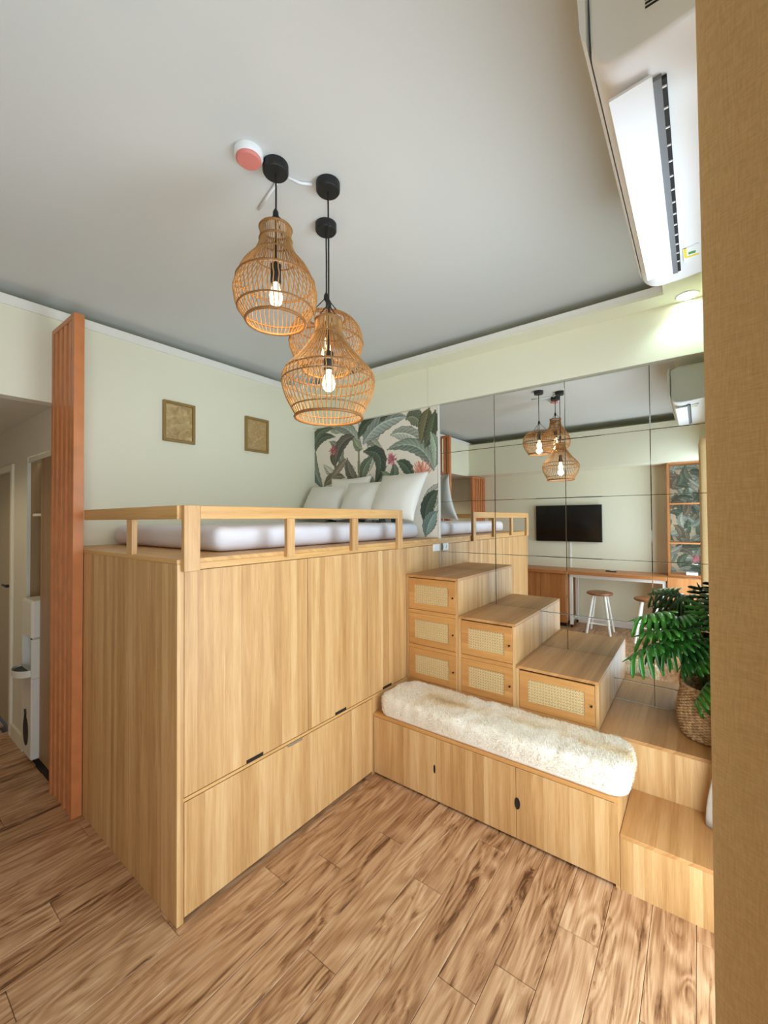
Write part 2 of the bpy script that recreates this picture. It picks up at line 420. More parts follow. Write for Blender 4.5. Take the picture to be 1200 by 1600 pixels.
# guard rails
bx(.0875, 1.5475, -.025, -.0005, 1.668, 1.726, .002).build('top_rail', rail_x, bed)
bx(0.0, .025, 0.001, 1.08, 1.668, 1.726, .002).build('top_rail', rail_y, bed)
for a, b, z0 in ((.017, .087, 1.449), (.556, .607, 1.47), (1.061, 1.117, 1.47), (1.548, 1.604, 1.449)):
    bx(a, b, -.025, -.0005, z0, 1.6675 if .1 < a < 1.5 else 1.7262, .0015).build('rail_post', oak_z, bed)
bx(0.0, .025, .44, .50, H, 1.668, .0015).build('rail_post', oak_z, bed)
# socket
sk = thing('wall_socket', (2.11, 0, 1.40), 'white socket plate on the bed front in the corner above the top step', 'socket')
bx(2.065, 2.165, -.008, -.0, 1.398, 1.456, .002).build('plate', white_pl, sk)
for q in (2.09, 2.14): bx(q-.016, q+.016, -.0105, -.008, 1.412, 1.442, .001).build('rocker', white_pl, sk)

# mattress: soft slab with puckered sides
def soft_slab(x0, x1, y0, y1, z0, z1, rad, nx, ny, nz, amp, seed, sc=7.0):
    """rounded box grown from a cube grid"""
    v = {}; f = []; V = []
    def key(i, j, k): return (i, j, k)
    def vert(i, j, k):
        if (i, j, k) in v: return v[(i, j, k)]
        p = Vector((x0+(x1-x0)*i/nx, y0+(y1-y0)*j/ny, z0+(z1-z0)*k/nz))
        c = Vector((min(max(p.x, x0+rad[0]), x1-rad[0]), min(max(p.y, y0+rad[0]), y1-rad[0]), min(max(p.z, z0+rad[1]), z1-rad[1])))
        d = p-c
        if d.length > 1e-6:
            e = Vector((d.x/rad[0], d.y/rad[0], d.z/rad[1])); m = max(abs(e.x), abs(e.y), abs(e.z)); 
            e = e.normalized()*m; p = c + Vector((e.x*rad[0], e.y*rad[0], e.z*rad[1]))
        n = mnoise.noise(p*sc + Vector((seed, 0, 0)))*amp
        side = min(1, (p.z-z0)/max(.02, .2*(z1-z0)))
        p = p + (d.normalized() if d.length > 1e-6 else Vector((0, 0, 1 if k == nz else -1)))*n*side
        v[(i, j, k)] = len(V); V.append(tuple(p)); return v[(i, j, k)]
    for i in range(nx):
        for j in range(ny):
            for k in (0, nz): f.append((vert(i, j, k), vert(i+1, j, k), vert(i+1, j+1, k), vert(i, j+1, k)))
    for i in range(nx):
        for k in range(nz):
            for j in (0, ny): f.append((vert(i, j, k), vert(i+1, j, k), vert(i+1, j, k+1), vert(i, j, k+1)))
    for j in range(ny):
        for k in range(nz):
            for i in (0, nx): f.append((vert(i, j, k), vert(i, j+1, k), vert(i, j+1, k+1), vert(i, j, k+1)))
    return MB().add(V, f)
mt = soft_slab(.29, 2.17, .185, 1.47, H+.001, 1.632, (.05, .05), 70, 48, 8, .007, 3, 9).build('mattress', sheet, None, True, (1.2, .8, H))
tag(mt, 'white sheeted mattress lying on the loft bed behind its guard rail', 'mattress')

# pillows
def pillow(name, loc, w, h, t, tilt, rz, label, twist=0.0, lean=0.0):
    n = 22; V = []; f = []
    Rm = Matrix.Rotation(rz, 3, 'Z') @ Matrix.Rotation(-tilt, 3, 'Y') @ Matrix.Rotation(lean, 3, 'Z')
    for sd in (1, -1):
        for i in range(n+1):
            for j in range(n+1):
                a = -1+2*i/n; b = -1+2*j/n
                pin = 1 - .10*(1-abs(b)**2.0)*abs(a)**3; pin2 = 1 - .10*(1-abs(a)**2.0)*abs(b)**3
                th = t*.5*((1-a*a)**.55)*((1-b*b)**.55)
                th *= 1+.12*mnoise.noise(Vector((a*2+twist, b*2, sd*3)))
                p = Vector((h*.5*(b*pin2+1), w*.5*a*pin, sd*th))    # x: up the pillow, y: along its width
                V.append(tuple(Vector(loc) + Rm @ p))
        o = (0 if sd == 1 else (n+1)**2)
        for i in range(n):
            for j in range(n):
                q = (o+i*(n+1)+j, o+(i+1)*(n+1)+j, o+(i+1)*(n+1)+j+1, o+i*(n+1)+j+1); f.append(q if sd == 1 else q[::-1])
    m = MB().add(V, f); ob = m.build(name, pillow_m, None, True, loc)
    bm = bmesh.new(); bm.from_mesh(ob.data); bmesh.ops.remove_doubles(bm, verts=bm.verts, dist=1e-5); bm.to_mesh(ob.data); bm.free()
    ob['group'] = 'white pillows leaning on the wallpaper'
    return tag(ob, label, 'pillow', 'white pillows leaning on the wallpaper')
pillow('pillow', (1.90, 1.18, 1.652), .55, .40, .15, math.radians(60), 0.0, 'white pillow at the left end of the row, beside the plain wall', .1)
pillow('pillow', (2.03, .93, 1.652), .52, .43, .11, math.radians(78), 0.0, 'white pillow tucked behind the others, only its upper corner showing', .5)
pillow('pillow', (1.88, .66, 1.652), .50, .40, .15, math.radians(62), 0.0, 'white pillow in the middle, overlapped by the big one nearest the mirror', .9)
pillow('pillow', (1.84, .28, 1.648), .52, .46, .16, math.radians(62), -.10, 'big white pillow nearest the mirror, in front of the other pillows', 1.7)

# ------------------------------------------------------------------ printed wallpaper
LEAVES = [
 ((0.86, 2.37),(1.06, 2.59),(1.27, 2.59),0.058,(150, 155, 140)), ((1.49, 2.38),(1.42, 2.52),(1.21, 2.5),0.044,(92, 98, 82)),
 ((1.51, 2.42),(1.46, 2.58),(1.24, 2.59),0.05,(98, 108, 88)), ((1.39, 2.0),(1.51, 2.17),(1.49, 2.38),0.053,(122, 132, 117)),
 ((1.36, 2.01),(1.24, 2.1),(1.08, 2.08),0.05,(125, 120, 100)), ((0.85, 2.34),(0.91, 2.37),(0.96, 2.46),0.042,(140, 150, 120)),
 ((0.96, 2.47),(1.14, 2.42),(1.21, 2.19),0.061,(102, 98, 86)), ((0.89, 2.02),(1.01, 2.11),(1.04, 2.26),0.056,(115, 110, 95)),
 ((0.5, 2.43),(0.27, 2.41),(0.08, 2.2),0.067,(165, 170, 155)),
 ((0.89, 2.45),(0.8, 2.59),(0.63, 2.6),0.05,(75, 86, 66)), ((0.83, 2.39),(0.63, 2.56),(0.34, 2.57),0.083,(150, 158, 148)),
 ((0.82, 2.31),(0.6, 2.25),(0.69, 1.99),0.067,(80, 90, 75)),
 ((0.85, 2.02),(0.83, 2.16),(0.72, 2.25),0.056,(110, 120, 100)), ((0.06, 2.08),(0.22, 2.32),(0.54, 2.3),0.061,(130, 140, 125)),
 ((0.33, 2.55),(0.24, 2.56),(0.16, 2.44),0.067,(110, 115, 95)), ((0.1, 2.6),(0.14, 2.49),(0.18, 2.32),0.061,(105, 100, 72)),
 ((0.04, 2.57),(0.08, 2.4),(0.14, 2.28),0.056,(85, 92, 67)), ((0.08, 2.39),(0.03, 2.25),(0.05, 2.09),0.047,(150, 165, 145)),
 ((0.43, 2.18),(0.32, 2.12),(0.27, 1.99),0.05,(80, 96, 76)), ((0.5, 2.0),(0.46, 2.08),(0.48, 2.17),0.044,(110, 125, 105)),
 ((0.5, 1.99),(0.55, 2.05),(0.61, 2.1),0.039,(130, 145, 120)), ((0.15, 1.64),(0.12, 1.8),(0.02, 1.9),0.061,(75, 86, 70)),
 ((0.14, 1.52),(0.1, 1.65),(0.03, 1.72),0.061,(120, 140, 130)), ((0.63, 2.57),(0.59, 2.6),(0.53, 2.61),0.022,(80, 85, 70)),
 ((0.89, 2.02),(0.89, 2.17),(0.89, 2.44),0.014,(130, 125, 100)), ((1.27, 2.08),(1.14, 2.19),(1.06, 2.26),0.039,(140, 128, 110)),
 ((1.21, 2.2),(1.25, 2.29),(1.25, 2.34),0.028,(95, 90, 70)),
 ((1.2, 1.6),(1.3, 1.75),(1.42, 1.95),.06,(85, 95, 75)), ((.95, 1.55),(.85, 1.75),(.7, 1.9),.07,(120, 130, 110)), ((.5, 1.55),(.4, 1.75),(.25, 1.9),.06,(90, 100, 80)),
]
FLOWERS = [((1.23, 2.36), .08, (165, 95, 98), 0), ((0.5, 2.21), .09, (190, 108, 120), 0), ((0.17, 2.01), .15, (218, 142, 116), 1)]
BGL = []
_r = np.random.RandomState(14)
for _k in range(46):
    _b = np.array([_r.uniform(-.05, 1.55), _r.uniform(1.45, 2.6)]); _a = _r.uniform(.15*PI, .85*PI); _e = np.array([math.cos(_a), math.sin(_a)])*_r.uniform(.22, .42)
    _m = _b+_e*.5+np.array([-_e[1], _e[0]])*_r.uniform(-.3, .3)
    BGL.append((tuple(_b), tuple(_m), tuple(_b+_e), _r.uniform(.04, .07), [(172, 176, 158), (150, 152, 132), (186, 184, 166), (128, 134, 114)][_k % 4]))
LEAVES = BGL[:26] + [(b, m, t, w*1.22, c) for b, m, t, w, c in LEAVES]
def paint_print(A, B, leaves, flowers, base, tone=1.0):
    """colours of a printed leaf pattern on arrays of wall coordinates"""
    out = np.empty(A.shape + (3,)); out[:] = np.array(base)
    rs = np.random.RandomState(5)
    out += (rs.rand(*A.shape, 1)-.5)*6
    for (b, m, t, w, col) in leaves:
        b, m, t = map(np.array, (b, m, t)); ts = np.linspace(0, 1, 40)
        c = (1-ts)[:, None]**2*b + 2*(ts*(1-ts))[:, None]*m + ts[:, None]**2*t
        # pass the curve through its middle control point
        c = c + (2*ts*(1-ts))[:, None]*(m-(b+t)/2)*.6
        lo = c.min(0)-w*1.2; hi = c.max(0)+w*1.2
        sel = np.where((A > lo[0]) & (A < hi[0]) & (B > lo[1]) & (B < hi[1]))
        if len(sel[0]) == 0: continue
        P = np.stack([A[sel], B[sel]], -1); d = P[:, None]-c[None]; dd = (d**2).sum(-1); i = dd.argmin(1)
        tg = np.gradient(c, axis=0); tg /= np.linalg.norm(tg, axis=1)[:, None]+1e-9
        di = d[np.arange(len(i)), i]; s = di[:, 0]*-tg[i, 1]+di[:, 1]*tg[i, 0]; al = di[:, 0]*tg[i, 0]+di[:, 1]*tg[i, 1]
        tt = ts[i]; hw = w*np.sin(np.pi*np.clip(tt, .012, .99))**.62*(1-.25*tt)*(1+.06*np.sin(tt*38+s*20))
        ok = (np.abs(s) < hw) & (np.abs(al) < .012)
        q = np.abs(s)/np.maximum(hw, 1e-4); vein = .5+.5*np.sin((tt*30-q*5)*2.2)
        k = .86+.2*vein*(q < .95)+.14*np.where(s > 0, 1, -1)*np.clip(1-q, 0, 1)
        k = np.where(q > .9, k*.72, k); k = np.where(q < .07, 1.28, k)
        colr = np.clip(np.array(col)[None]*k[:, None], 0, 245)
        ii = (sel[0][ok], sel[1][ok]); out[ii] = colr[ok]
    for (c, r, col, kind) in flowers:
        for n in range(46):
            an = rs.uniform(.15*np.pi, .85*np.pi) if kind else rs.uniform(-.4*np.pi, 1.4*np.pi)
            rl = r*rs.uniform(.45, 1.0)*(1.15 if kind else .8); e = np.array([np.cos(an)*.75, np.sin(an)])*rl
            p = np.array(c) + (0 if kind else rs.normal(0, r*.12, 2))
            dA = A-p[0]; dB = B-p[1]; tt = np.clip((dA*e[0]+dB*e[1])/(e@e), 0, 1)
            ds = np.hypot(dA-tt*e[0], dB-tt*e[1]); ok = ds < .0075*(1-.6*tt)*(1.3 if kind else 1)
            out[ok] = np.array(col)*rs.uniform(.78, 1.15)
    return np.clip(out*tone, 0, 255)
def print_sheet(name, P0, eu, ev, nu, nv, cols, mat, parent=None, thick=.002, origin=None):
    """thin sheet as a grid with a colour per point; eu, ev span it"""
    P0, eu, ev = map(Vector, (P0, eu, ev)); nrm = eu.cross(ev).normalized()
    V = [tuple(P0 + eu*(i/nu) + ev*(j/nv)) for j in range(nv+1) for i in range(nu+1)]
    F = [(j*(nu+1)+i, j*(nu+1)+i+1, (j+1)*(nu+1)+i+1, (j+1)*(nu+1)+i) for j in range(nv) for i in range(nu)]
    n0 = len(V)
    cs = [P0, P0+eu, P0+eu+ev, P0+ev]; V += [tuple(p) for p in cs] + [tuple(p - nrm*thick) for p in cs]
    F += [(n0+7, n0+6, n0+5, n0+4)] + [(n0+a, n0+4+a, n0+4+(a+1) % 4, n0+(a+1) % 4) for a in range(4)]
    o3 = Vector(LOC.get(parent.name, (0, 0, 0))) if parent else Vector(origin or (0, 0, 0))
    me = bpy.data.meshes.new(name); me.from_pydata([tuple(Vector(p)-o3) for p in V], [], F); me.materials.append(mat)
    at = me.color_attributes.new('print', 'FLOAT_COLOR', 'POINT')
    c = cols.reshape(-1, 3)/255; lin = np.where(c <= .04045, c/12.92, ((c+.055)/1.055)**2.4)
    full = np.ones((len(V), 4)); full[:n0, :3] = lin; full[n0:, :3] = .6
    at.data.foreach_set('color', full.astype(np.float32).ravel())
    ob = bpy.data.objects.new(name, me); COL.objects.link(ob)
    if parent: ob.parent = parent
    else: ob.location = o3
    LOC[ob.name] = tuple(o3); return ob
nu, nv = 330, 246
Bz, Ay = np.meshgrid(np.linspace(H+.002, MT-.001, nv+1), np.linspace(YB-.001, .013, nu+1), indexing='ij')
wp = print_sheet('wallpaper', (L-.001, YB-.001, H+.002), (0, .013-YB+.001, 0), (0, 0, MT-H-.003), nu, nv, paint_print(Ay, Bz, LEAVES, FLOWERS, (228, 219, 204)), print_m, origin=(L, .75, H))
tag(wp, 'tropical leaf wallpaper in grey greens with red flowers behind the pillows', 'wallpaper')

# ------------------------------------------------------------------ mirror tiles
mw = thing('wall_mirror', (L, -1.0, .5), 'tall wall mirror of joined rectangular tiles beside the stepped cabinets', 'mirror')
ys = [-.0045, -.480, -.990, -1.487, -1.985]; zs = [.503, .63, 1.0, 1.39, 1.803, 2.208, MT-.002]
for i in range(4):
    for j in range(6):
        z0, z1 = zs[j]+.0012, zs[j+1]-.0012; y1, y0 = ys[i]-.0012, ys[i+1]+.0012
        bx(L, L+.005, y0, y1, z0, z1, .0016).build('mirror_tile', mirror_m, mw)
bx(L+.0045, L+.006, -1.985, -.0045, .503, MT-.002).build('backing', dark_gap, mw)

# ------------------------------------------------------------------ stepped cabinets
cane_cache = {}
def cane(y0, y1, z0, z1, x, parent):
    w, h = y1-y0, z1-z0; m = MB(); cell = .0165; sw = .0030
    yc = y0+.003
    while yc < y1:
        for dl in (-.0022, .0022):
            if y0 < yc+dl < y1: m.box(x-.0012, x, yc+dl-sw/2, yc+dl+sw/2, z0, z1)
        yc += cell
    zc = z0+.003
    while zc < z1:
        for dl in (-.0022, .0022):
            if z0 < zc+dl < z1: m.box(x-.0020, x-.0008, y0, y1, zc+dl-sw/2, zc+dl+sw/2)
        zc += cell
    for sg in (1, -1):
        k = -h
        while k < w:
            # diagonal strand from the bottom (k,0) to (k+h,h), clipped to the panel
            a0 = max(0, -k); a1 = min(h, w-k)
            if a1-a0 > .006:
                p = [(k+a0, a0), (k+a1, a1)]
                if sg < 0: p = [(w-q, z_) for q, z_ in p]
                (ya, za), (yb_, zb) = p; t = sw*.75*sg
                xx0, xx1 = x-.0026, x-.0014
                m.add([(xx0, y0+ya+t, z0+za), (xx0, y0+ya-t, z0+za), (xx0, y0+yb_-t, z0+zb), (xx0, y0+yb_+t, z0+zb),
                       (xx1, y0+ya+t, z0+za), (xx1, y0+ya-t, z0+za), (xx1, y0+yb_-t, z0+zb), (xx1, y0+yb_+t, z0+zb)],
                      [(0, 1, 2, 3), (7, 6, 5, 4), (0, 4, 5, 1), (1, 5, 6, 2), (2, 6, 7, 3), (3, 7, 4, 0)])
            k += cell
    return stuff(m.build('cane_strands', cane_m, parent))
def cane_door(cab, y0, y1, z0, z1):
    x = XD; fy, fz = .055, .044
    d = MB()
    for a in ((y0, y0+fy*.95, z0, z1), (y1-fy*.95, y1, z0, z1), (y0+fy*.95, y1-fy*.95, z0, z0+fz), (y0+fy*.95, y1-fy*.95, z1-fz, z1)):
        d.box(x, x+.016, *a, .0008)
    dr = d.build('door', oak_y, cab)
    bx(x+.007, x+.010, y0+fy*.95, y1-fy*.95, z0+fz, z1-fz).build('cane_backing', tan_back, dr)
    cane(y0+fy*.95, y1-fy*.95, z0+fz, z1-fz, x+.0066, dr)
    k = MB(); kz = (z0+z1)/2; k.tube([(x, y0+.016, kz), (x-.006, y0+.016, kz), (x-.012, y0+.016, kz), (x-.016, y0+.016, kz)], [.004, .004, .0065, .004], 12)
    autosmooth(k.build('knob', knob_m, dr))
def step_cab(y0, y1, zt, levels, label):
    """cabinet from the floor to zt between y0 and y1 with one cane door per visible level"""
    c = thing('step_cabinet', (XD+.25, (y0+y1)/2, 0), label, 'cabinet')
    t = .018
    bx(XD, L-.001, y0, y1, zt-t, zt, .0012).build('step_top', oak_x, c)
    bx(XD+.0005, L-.001, y0, y0+t, 0.0, zt-t).build('side_panel', oak_z, c)
    bx(XD+.0005, L-.001, y1-t, y1, 0.0, zt-t).build('side_panel', oak_z, c)
    bx(XD+.02, L-.001, y0+t, y1-t, .0, zt-t).build('carcass', dark_gap, c)
    zz = [.512+.25*k for k in range(levels)]
    m = .010
    for z0 in zz: cane_door(c, y0+t+.002, y1-t-.002, z0+.001, z0+.222)
    for z0 in zz:
        if z0 > .52: bx(XD, XD+.02, y0+t, y1-t, z0-.026, z0-.002).build('shelf_edge', oak_y, c)
    bx(XD, XD+.02, y0+t, y1-t, .0, .5105).build('front_panel', oak_y, c)
    return c
step_cab(-.420, -.0035, 1.257, 3, 'tallest oak step cabinet with three cane doors against the bed')
step_cab(-.809, -.4215, 1.009, 2, 'middle oak step cabinet with two cane doors')
step_cab(-1.269, -.8105, .761, 1, 'low oak step cabinet with a single wide cane door')
# landing and lowest step
ln = thing('landing_platform', (1.93, -1.6, 0), 'oak landing step that carries the plant basket below the mirror', 'step')
bx(XD, L-.001, -1.988, -1.2705, .484, .502, .0012).build('step_top', oak_x, ln)
bx(XD+.0008, L-.001, -1.988, -1.2705, .0, .484).build('riser', oak_z, ln)
ls = thing('low_step', (1.48, -1.7, 0), 'lowest oak step beside the end of the bench', 'step')
bx(XB-.0, XD-.001, -1.988, -1.4165, .229, .247, .0012).build('step_top', oak_x, ls)
bx(XB+.001, XD-.001, -1.988, -1.4165, .0, .229).build('riser', oak_z, ls)
# bench
bn = thing('storage_bench', (1.48, -.7, 0), 'long low oak storage bench with three doors and a fur seat', 'bench')
bx(XB, XD-.001, -1.4145, -.004, .376, .394, .0012).build('bench_top', oak_y, bn)
bx(XB+.02, XD-.001, -1.396, -.004, .02, .376).build('carcass', dark_gap, bn)
bx(XB+.001, XD-.001, -1.4145, -1.397, .0, .376).build('side_panel', oak_z, bn)
bx(XB+.05, XB+.06, -1.396, -.004, 0, .02).build('toe_kick', dark_gap, bn)
BY = [(-.471, -.006), (-.9435, -.4735), (-1.4125, -.946)]
for i, (a, b) in enumerate(BY):
    dd = bx(XB-.001, XB+.017, a, b, .014, .3735, .0012).build('door', oak_z, bn)
    if i != 1:
        yy = -.462 if i == 0 else -.953
        k = MB(); n = 20; ry, rz_ = (.0065, .026) if i == 0 else (.0125, .028)
        o_ = [(yy+ry*math.cos(2*PI*q/n), .194+rz_*math.sin(2*PI*q/n)) for q in range(n)]
        k.add([(XB-.0022, a_, b_) for a_, b_ in o_]+[(XB+.002, a_, b_) for a_, b_ in o_], [tuple(range(n)), tuple(range(n, 2*n))]+[(q, (q+1) % n, n+(q+1) % n, n+q) for q in range(n)])
        k.build('finger_pull', dark_gap, dd)
        if i: MB().tube([(XB-.0022, a_, b_) for a_, b_ in o_+o_[:1]], .0018, 6, False).build('pull_rim', knob_m, dd)
# fur seat pad
fp = thing('seat_pad', (1.48, -.71, .395), 'cream fur seat pad with faint brown patches on the long bench', 'cushion')
def seat_pad_mesh(x0, x1, y0, y1, z0, z1, rc, rv):
    """pad with rounded plan corners, a rolled top edge and a soft uneven top"""
    out = []; n = 14
    for (cx, cy, a0) in ((x1-rc, y1-rc, 0), (x0+rc, y1-rc, 90), (x0+rc, y0+rc, 180), (x1-rc, y0+rc, 270)):
        for i in range(n+1):
            a = math.radians(a0+90*i/n); out.append((cx+rc*math.cos(a), cy+rc*math.sin(a)))
    pts = []
    for i in range(len(out)):
        a, b = out[i], out[(i+1) % len(out)]; d = math.hypot(a[0]-b[0], a[1]-b[1]); k = max(1, int(d/.018))
        for j in range(k): pts.append((a[0]+(b[0]-a[0])*j/k, a[1]+(b[1]-a[1])*j/k))
    N_ = len(pts); hw = (x1-x0)/2; xm = (x0+x1)/2; V = []; F = []
    rings = [(.12, z0), (.02, z0), (0, z0+.012), (0, z0+(z1-z0)*.35), (0, z1-rv)]
    rings += [((rv/hw)*(1-math.cos(a))*1.0, z1-rv+rv*math.sin(a)) for a in [math.radians(q) for q in (18, 36, 54, 72, 90)]]
    rings += [(q, z1) for q in (.42, .54, .66, .78, .9, 1.0)]
    for (s_, z) in rings:
        for (x, y) in pts:
            my = min(max(y, y0+hw), y1-hw); p = Vector((x+(xm-x)*s_, y+(my-y)*s_, z))
            w = min(1, (z-z0)/.05)
            nz = mnoise.noise(p*13)*.006 + mnoise.noise(p*34+Vector((5, 1, 0)))*.004
            d = Vector((x-xm, y-my, 0)).normalized()
            p += (d*nz*1.2*(1-s_) + Vector((0, 0, nz*1.3 if z > z1-rv else 0)))*w
            V.append(tuple(p))
    for r in range(len(rings)-1):
        for i in range(N_): F.append((r*N_+i, r*N_+(i+1) % N_, (r+1)*N_+(i+1) % N_, (r+1)*N_+i))
    F.append(tuple(range(N_))[::-1])
    return MB().add(V, F)
fm = seat_pad_mesh(1.290, 1.656, -1.450, -.030, .3965, .516, .085, .040)
pad = fm.build('pad', fur_m, fp, True)
bmq = bmesh.new(); bmq.from_mesh(pad.data); bmesh.ops.remove_doubles(bmq, verts=bmq.verts, dist=1e-4); bmesh.ops.recalc_face_normals(bmq, faces=bmq.faces); bmq.to_mesh(pad.data); bmq.free()
fr = random.Random(11); V = []; F = []
me = pad.data; me.calc_loop_triangles()
tris = [(t.area, t.vertices[:], t.normal[:]) for t in me.loop_triangles]
vs = [v.co.copy() for v in me.vertices]; vn = [v.normal.copy() for v in me.vertices]
import bisect
acc = []; s_ = 0
for a, _, n in tris:
    s_ += a*(1.0 if n[2] > -.5 else 0.0); acc.append(s_)
for _ in range(36000):
    i = bisect.bisect(acc, fr.random()*s_); i = min(i, len(tris)-1); ia, ib, ic = tris[i][1]
    a, b = fr.random(), fr.random()
    if a+b > 1: a, b = 1-a, 1-b
    p = vs[ia]*(1-a-b)+vs[ib]*a+vs[ic]*b; n = (vn[ia]*(1-a-b)+vn[ib]*a+vn[ic]*b).normalized()
    if p.z < .022: continue
    d = (n*.8 + Vector((fr.uniform(-1, 1), fr.uniform(-1, 1), fr.uniform(-.6, .6)))*.75).normalized(); sd = d.cross(Vector((fr.uniform(-1, 1), fr.uniform(-1, 1), fr.uniform(-1, 1)))).normalized()*.0013
    ln_ = fr.uniform(.007, .013); k = len(V); base = Vector(LOC[fp.name])
    V += [tuple(base+p-sd), tuple(base+p+sd), tuple(base+p+d*ln_)]; F.append((k, k+1, k+2))
me2 = bpy.data.meshes.new('fur_strands'); me2.from_pydata([tuple(Vector(p)-Vector(LOC[fp.name])) for p in V], [], F); me2.materials.append(fur_m)
fo = bpy.data.objects.new('fur_strands', me2); COL.objects.link(fo); fo.parent = fp; stuff(fo)

# ------------------------------------------------------------------ slat screens
def slat_screen(loc, label, along, a0, a1, b0, b1, zt, n, zb=0.0):
    """frame of two posts and rails with n upright slats; along 'y' or 'x'"""
    t = thing('slat_screen', loc, label, 'screen')
    def P(p0, p1, q0, q1, z0, z1): 
        return bx(q0, q1, p0, p1, z0, z1, .0015) if along == 'y' else bx(p0, p1, q0, q1, z0, z1, .0015)
    P(a0, a0+.04, b0, b1, zb, zt).build('post', red_z, t); P(a1-.03, a1, b0, b1, zb, zt).build('post', red_z, t)
    P(a0+.04, a1-.03, b0, b1, zt-.03, zt).build('top_rail', red_z, t)
    sp = (a1-.03-a0-.04)/n
    for k in range(n):
        c = a0+.04+sp*(k+.5); w = sp*.27
        P(c-w, c+w, b0+.003, b1-.003, zb, zt-.03).build('slat', red_z, t)
    return t
slat_screen((-.025, 1.29, 0), 'tall reddish wooden slat screen at the foot end of the loft bed', 'y', 1.082, 1.485, -.052, -.001, 2.85, 4)
slat_screen((-1.7, 1.42, 0), 'shorter wooden slat screen across the room, seen only in the mirror', 'x', -1.945, -1.43, 1.40, 1.44, 2.40, 6)

# ------------------------------------------------------------------ picture frames
def frame(xc, zc, w, h, art, label):
    t = thing('picture_frame', (xc, YB, zc-h/2), label, 'picture', 'gold pictures above the bed'); y0, y1 = YB-.024, YB-.0005; b = .021
    for a in ((xc-w/2, xc-w/2+b, zc-h/2, zc+h/2), (xc+w/2-b, xc+w/2, zc-h/2, zc+h/2)): bx(a[0], a[1], y0, y1, a[2], a[3], .003).build('frame_side', gold, t)
    for z0 in (zc-h/2, zc+h/2-b): bx(xc-w/2+b, xc+w/2-b, y0, y1, z0, z0+b, .003).build('frame_side', gold, t)
    bx(xc-w/2+b, xc+w/2-b, YB-.010, y1, zc-h/2+b, zc+h/2-b).build('picture', art, t)
frame(.751, 2.424, .25, .312, art1, 'gold framed relief picture nearer the slat screen')
frame(1.464, 2.438, .25, .312, art2, 'gold framed plain woven picture nearer the pendant lamps')

# ------------------------------------------------------------------ pendant lamps
def catmull(pts, n):
    out = []; P = [pts[0]]+list(pts)+[pts[-1]]
    for i in range(1, len(P)-2):
        for k in range(n):
            t = k/n; p0, p1, p2, p3 = (np.array(P[i+j]) for j in (-1, 0, 1, 2))
            out.append(tuple(.5*((2*p1)+(p2-p0)*t+(2*p0-5*p1+4*p2-p3)*t*t+(3*p1-p0-3*p2+p3)*t**3)))
    out.append(tuple(pts[-1])); return out
def pendant(x, y, prof, rings, bz, knotz, label, ribs=52, cr=.050):
    t = thing('pendant_lamp', (x, y, CZ), label, 'lamp', 'rattan pendant lamps')
    autosmooth(MB().lathe([(cr, 0), (cr, -.030), (cr-.004, -.036), (.004, -.036)], (x, y, CZ-.0005), 36).build('canopy', black_mt, t))
    MB().tube([(x, y, CZ-.034), (x+.002, y, (CZ+knotz)/2), (x, y, bz+.12)], .0035, 8).build('cord', black_cord, t)
    k = MB(); k.tube([(x, y, knotz-.02), (x, y, knotz-.008), (x, y, knotz+.008), (x, y, knotz+.022)], [.006, .012, .011, .004], 10); autosmooth(k.build('cord_grip', black_cord, t))
    rt_, zt_ = prof[0]
    for q in range(3):
        a = 2*PI*q/3+.4
        MB().tube([(x, y, knotz), (x+rt_*math.cos(a), y+rt_*math.sin(a), zt_)], .0022, 6).build('hanger_string', black_cord, t)
    so = MB().lathe([(.006, .135), (.020, .125), (.020, .055), (.017, .05), (.002, .05)], (x, y, bz), 20); autosmooth(so.build('lamp_holder', black_mt, t))
    bp = [(.012, .055), (.013, .04), (.022, .015), (.027, -.006), (.024, -.024), (.013, -.035), (.0008, -.038)]
    bo = MB().lathe(bp, (x, y, bz), 20).build('bulb', bulb_m, t, True)
    cv = catmull(prof, 6)
    m = MB()
    for q in range(ribs):
        a = 2*PI*q/ribs; j = random.uniform(-.012, .012)
        pts = [(x+r*math.cos(a+j*math.sin(i*.6)), y+r*math.sin(a+j*math.sin(i*.6)), z) for i, (r, z) in enumerate(cv)]
        m.tube(pts, .0024, 5, False)
    stuff(m.build('rattan_ribs', rattan, t, True))
    for (r, z, w) in rings: MB().ring((x, y, z), r, w, 48, 6).build('ring', rattan_d, t, True)
    pl = bpy.data.lights.new('bulb_light', 'POINT'); pl.color = (1, .78, .48); pl.energy = 2.4; pl.shadow_soft_size = .03
    po = bpy.data.objects.new('bulb_light', pl); COL.objects.link(po); po.parent = t; po.location = (0, 0, bz-CZ-.065)
def rad(prof, z):
    cv = catmull(prof, 8)
    return min(cv, key=lambda p: abs(p[1]-z))[0]
pa = [(.060, 2.812), (.060, 2.762), (.080, 2.708), (.128, 2.645), (.157, 2.57), (.158, 2.54), (.146, 2.49), (.114, 2.443)]
pendant(.187, -.405, pa, [(.061, 2.812, .005), (.062, 2.765, .004), (rad(pa, 2.70), 2.70, .003), (rad(pa, 2.60), 2.60, .0045), (.145, 2.488, .004), (.114, 2.443, .006)], 2.545, 2.872,
        'pear shaped rattan pendant lamp hanging highest and nearest the slat screen')
pb = [(.052, 2.492), (.056, 2.44), (.082, 2.39), (.126, 2.33), (.178, 2.272), (.190, 2.23), (.176, 2.17), (.140, 2.10), (.136, 2.083)]
pendant(.378, -.505, pb, [(.053, 2.492, .005), (.060, 2.43, .003), (rad(pb, 2.27), 2.27, .0045), (.190, 2.23, .003), (.150, 2.12, .003), (.138, 2.085, .006)], 2.232, 2.56,
        'large bell shaped rattan pendant lamp hanging lowest, in front of the leaf wallpaper')
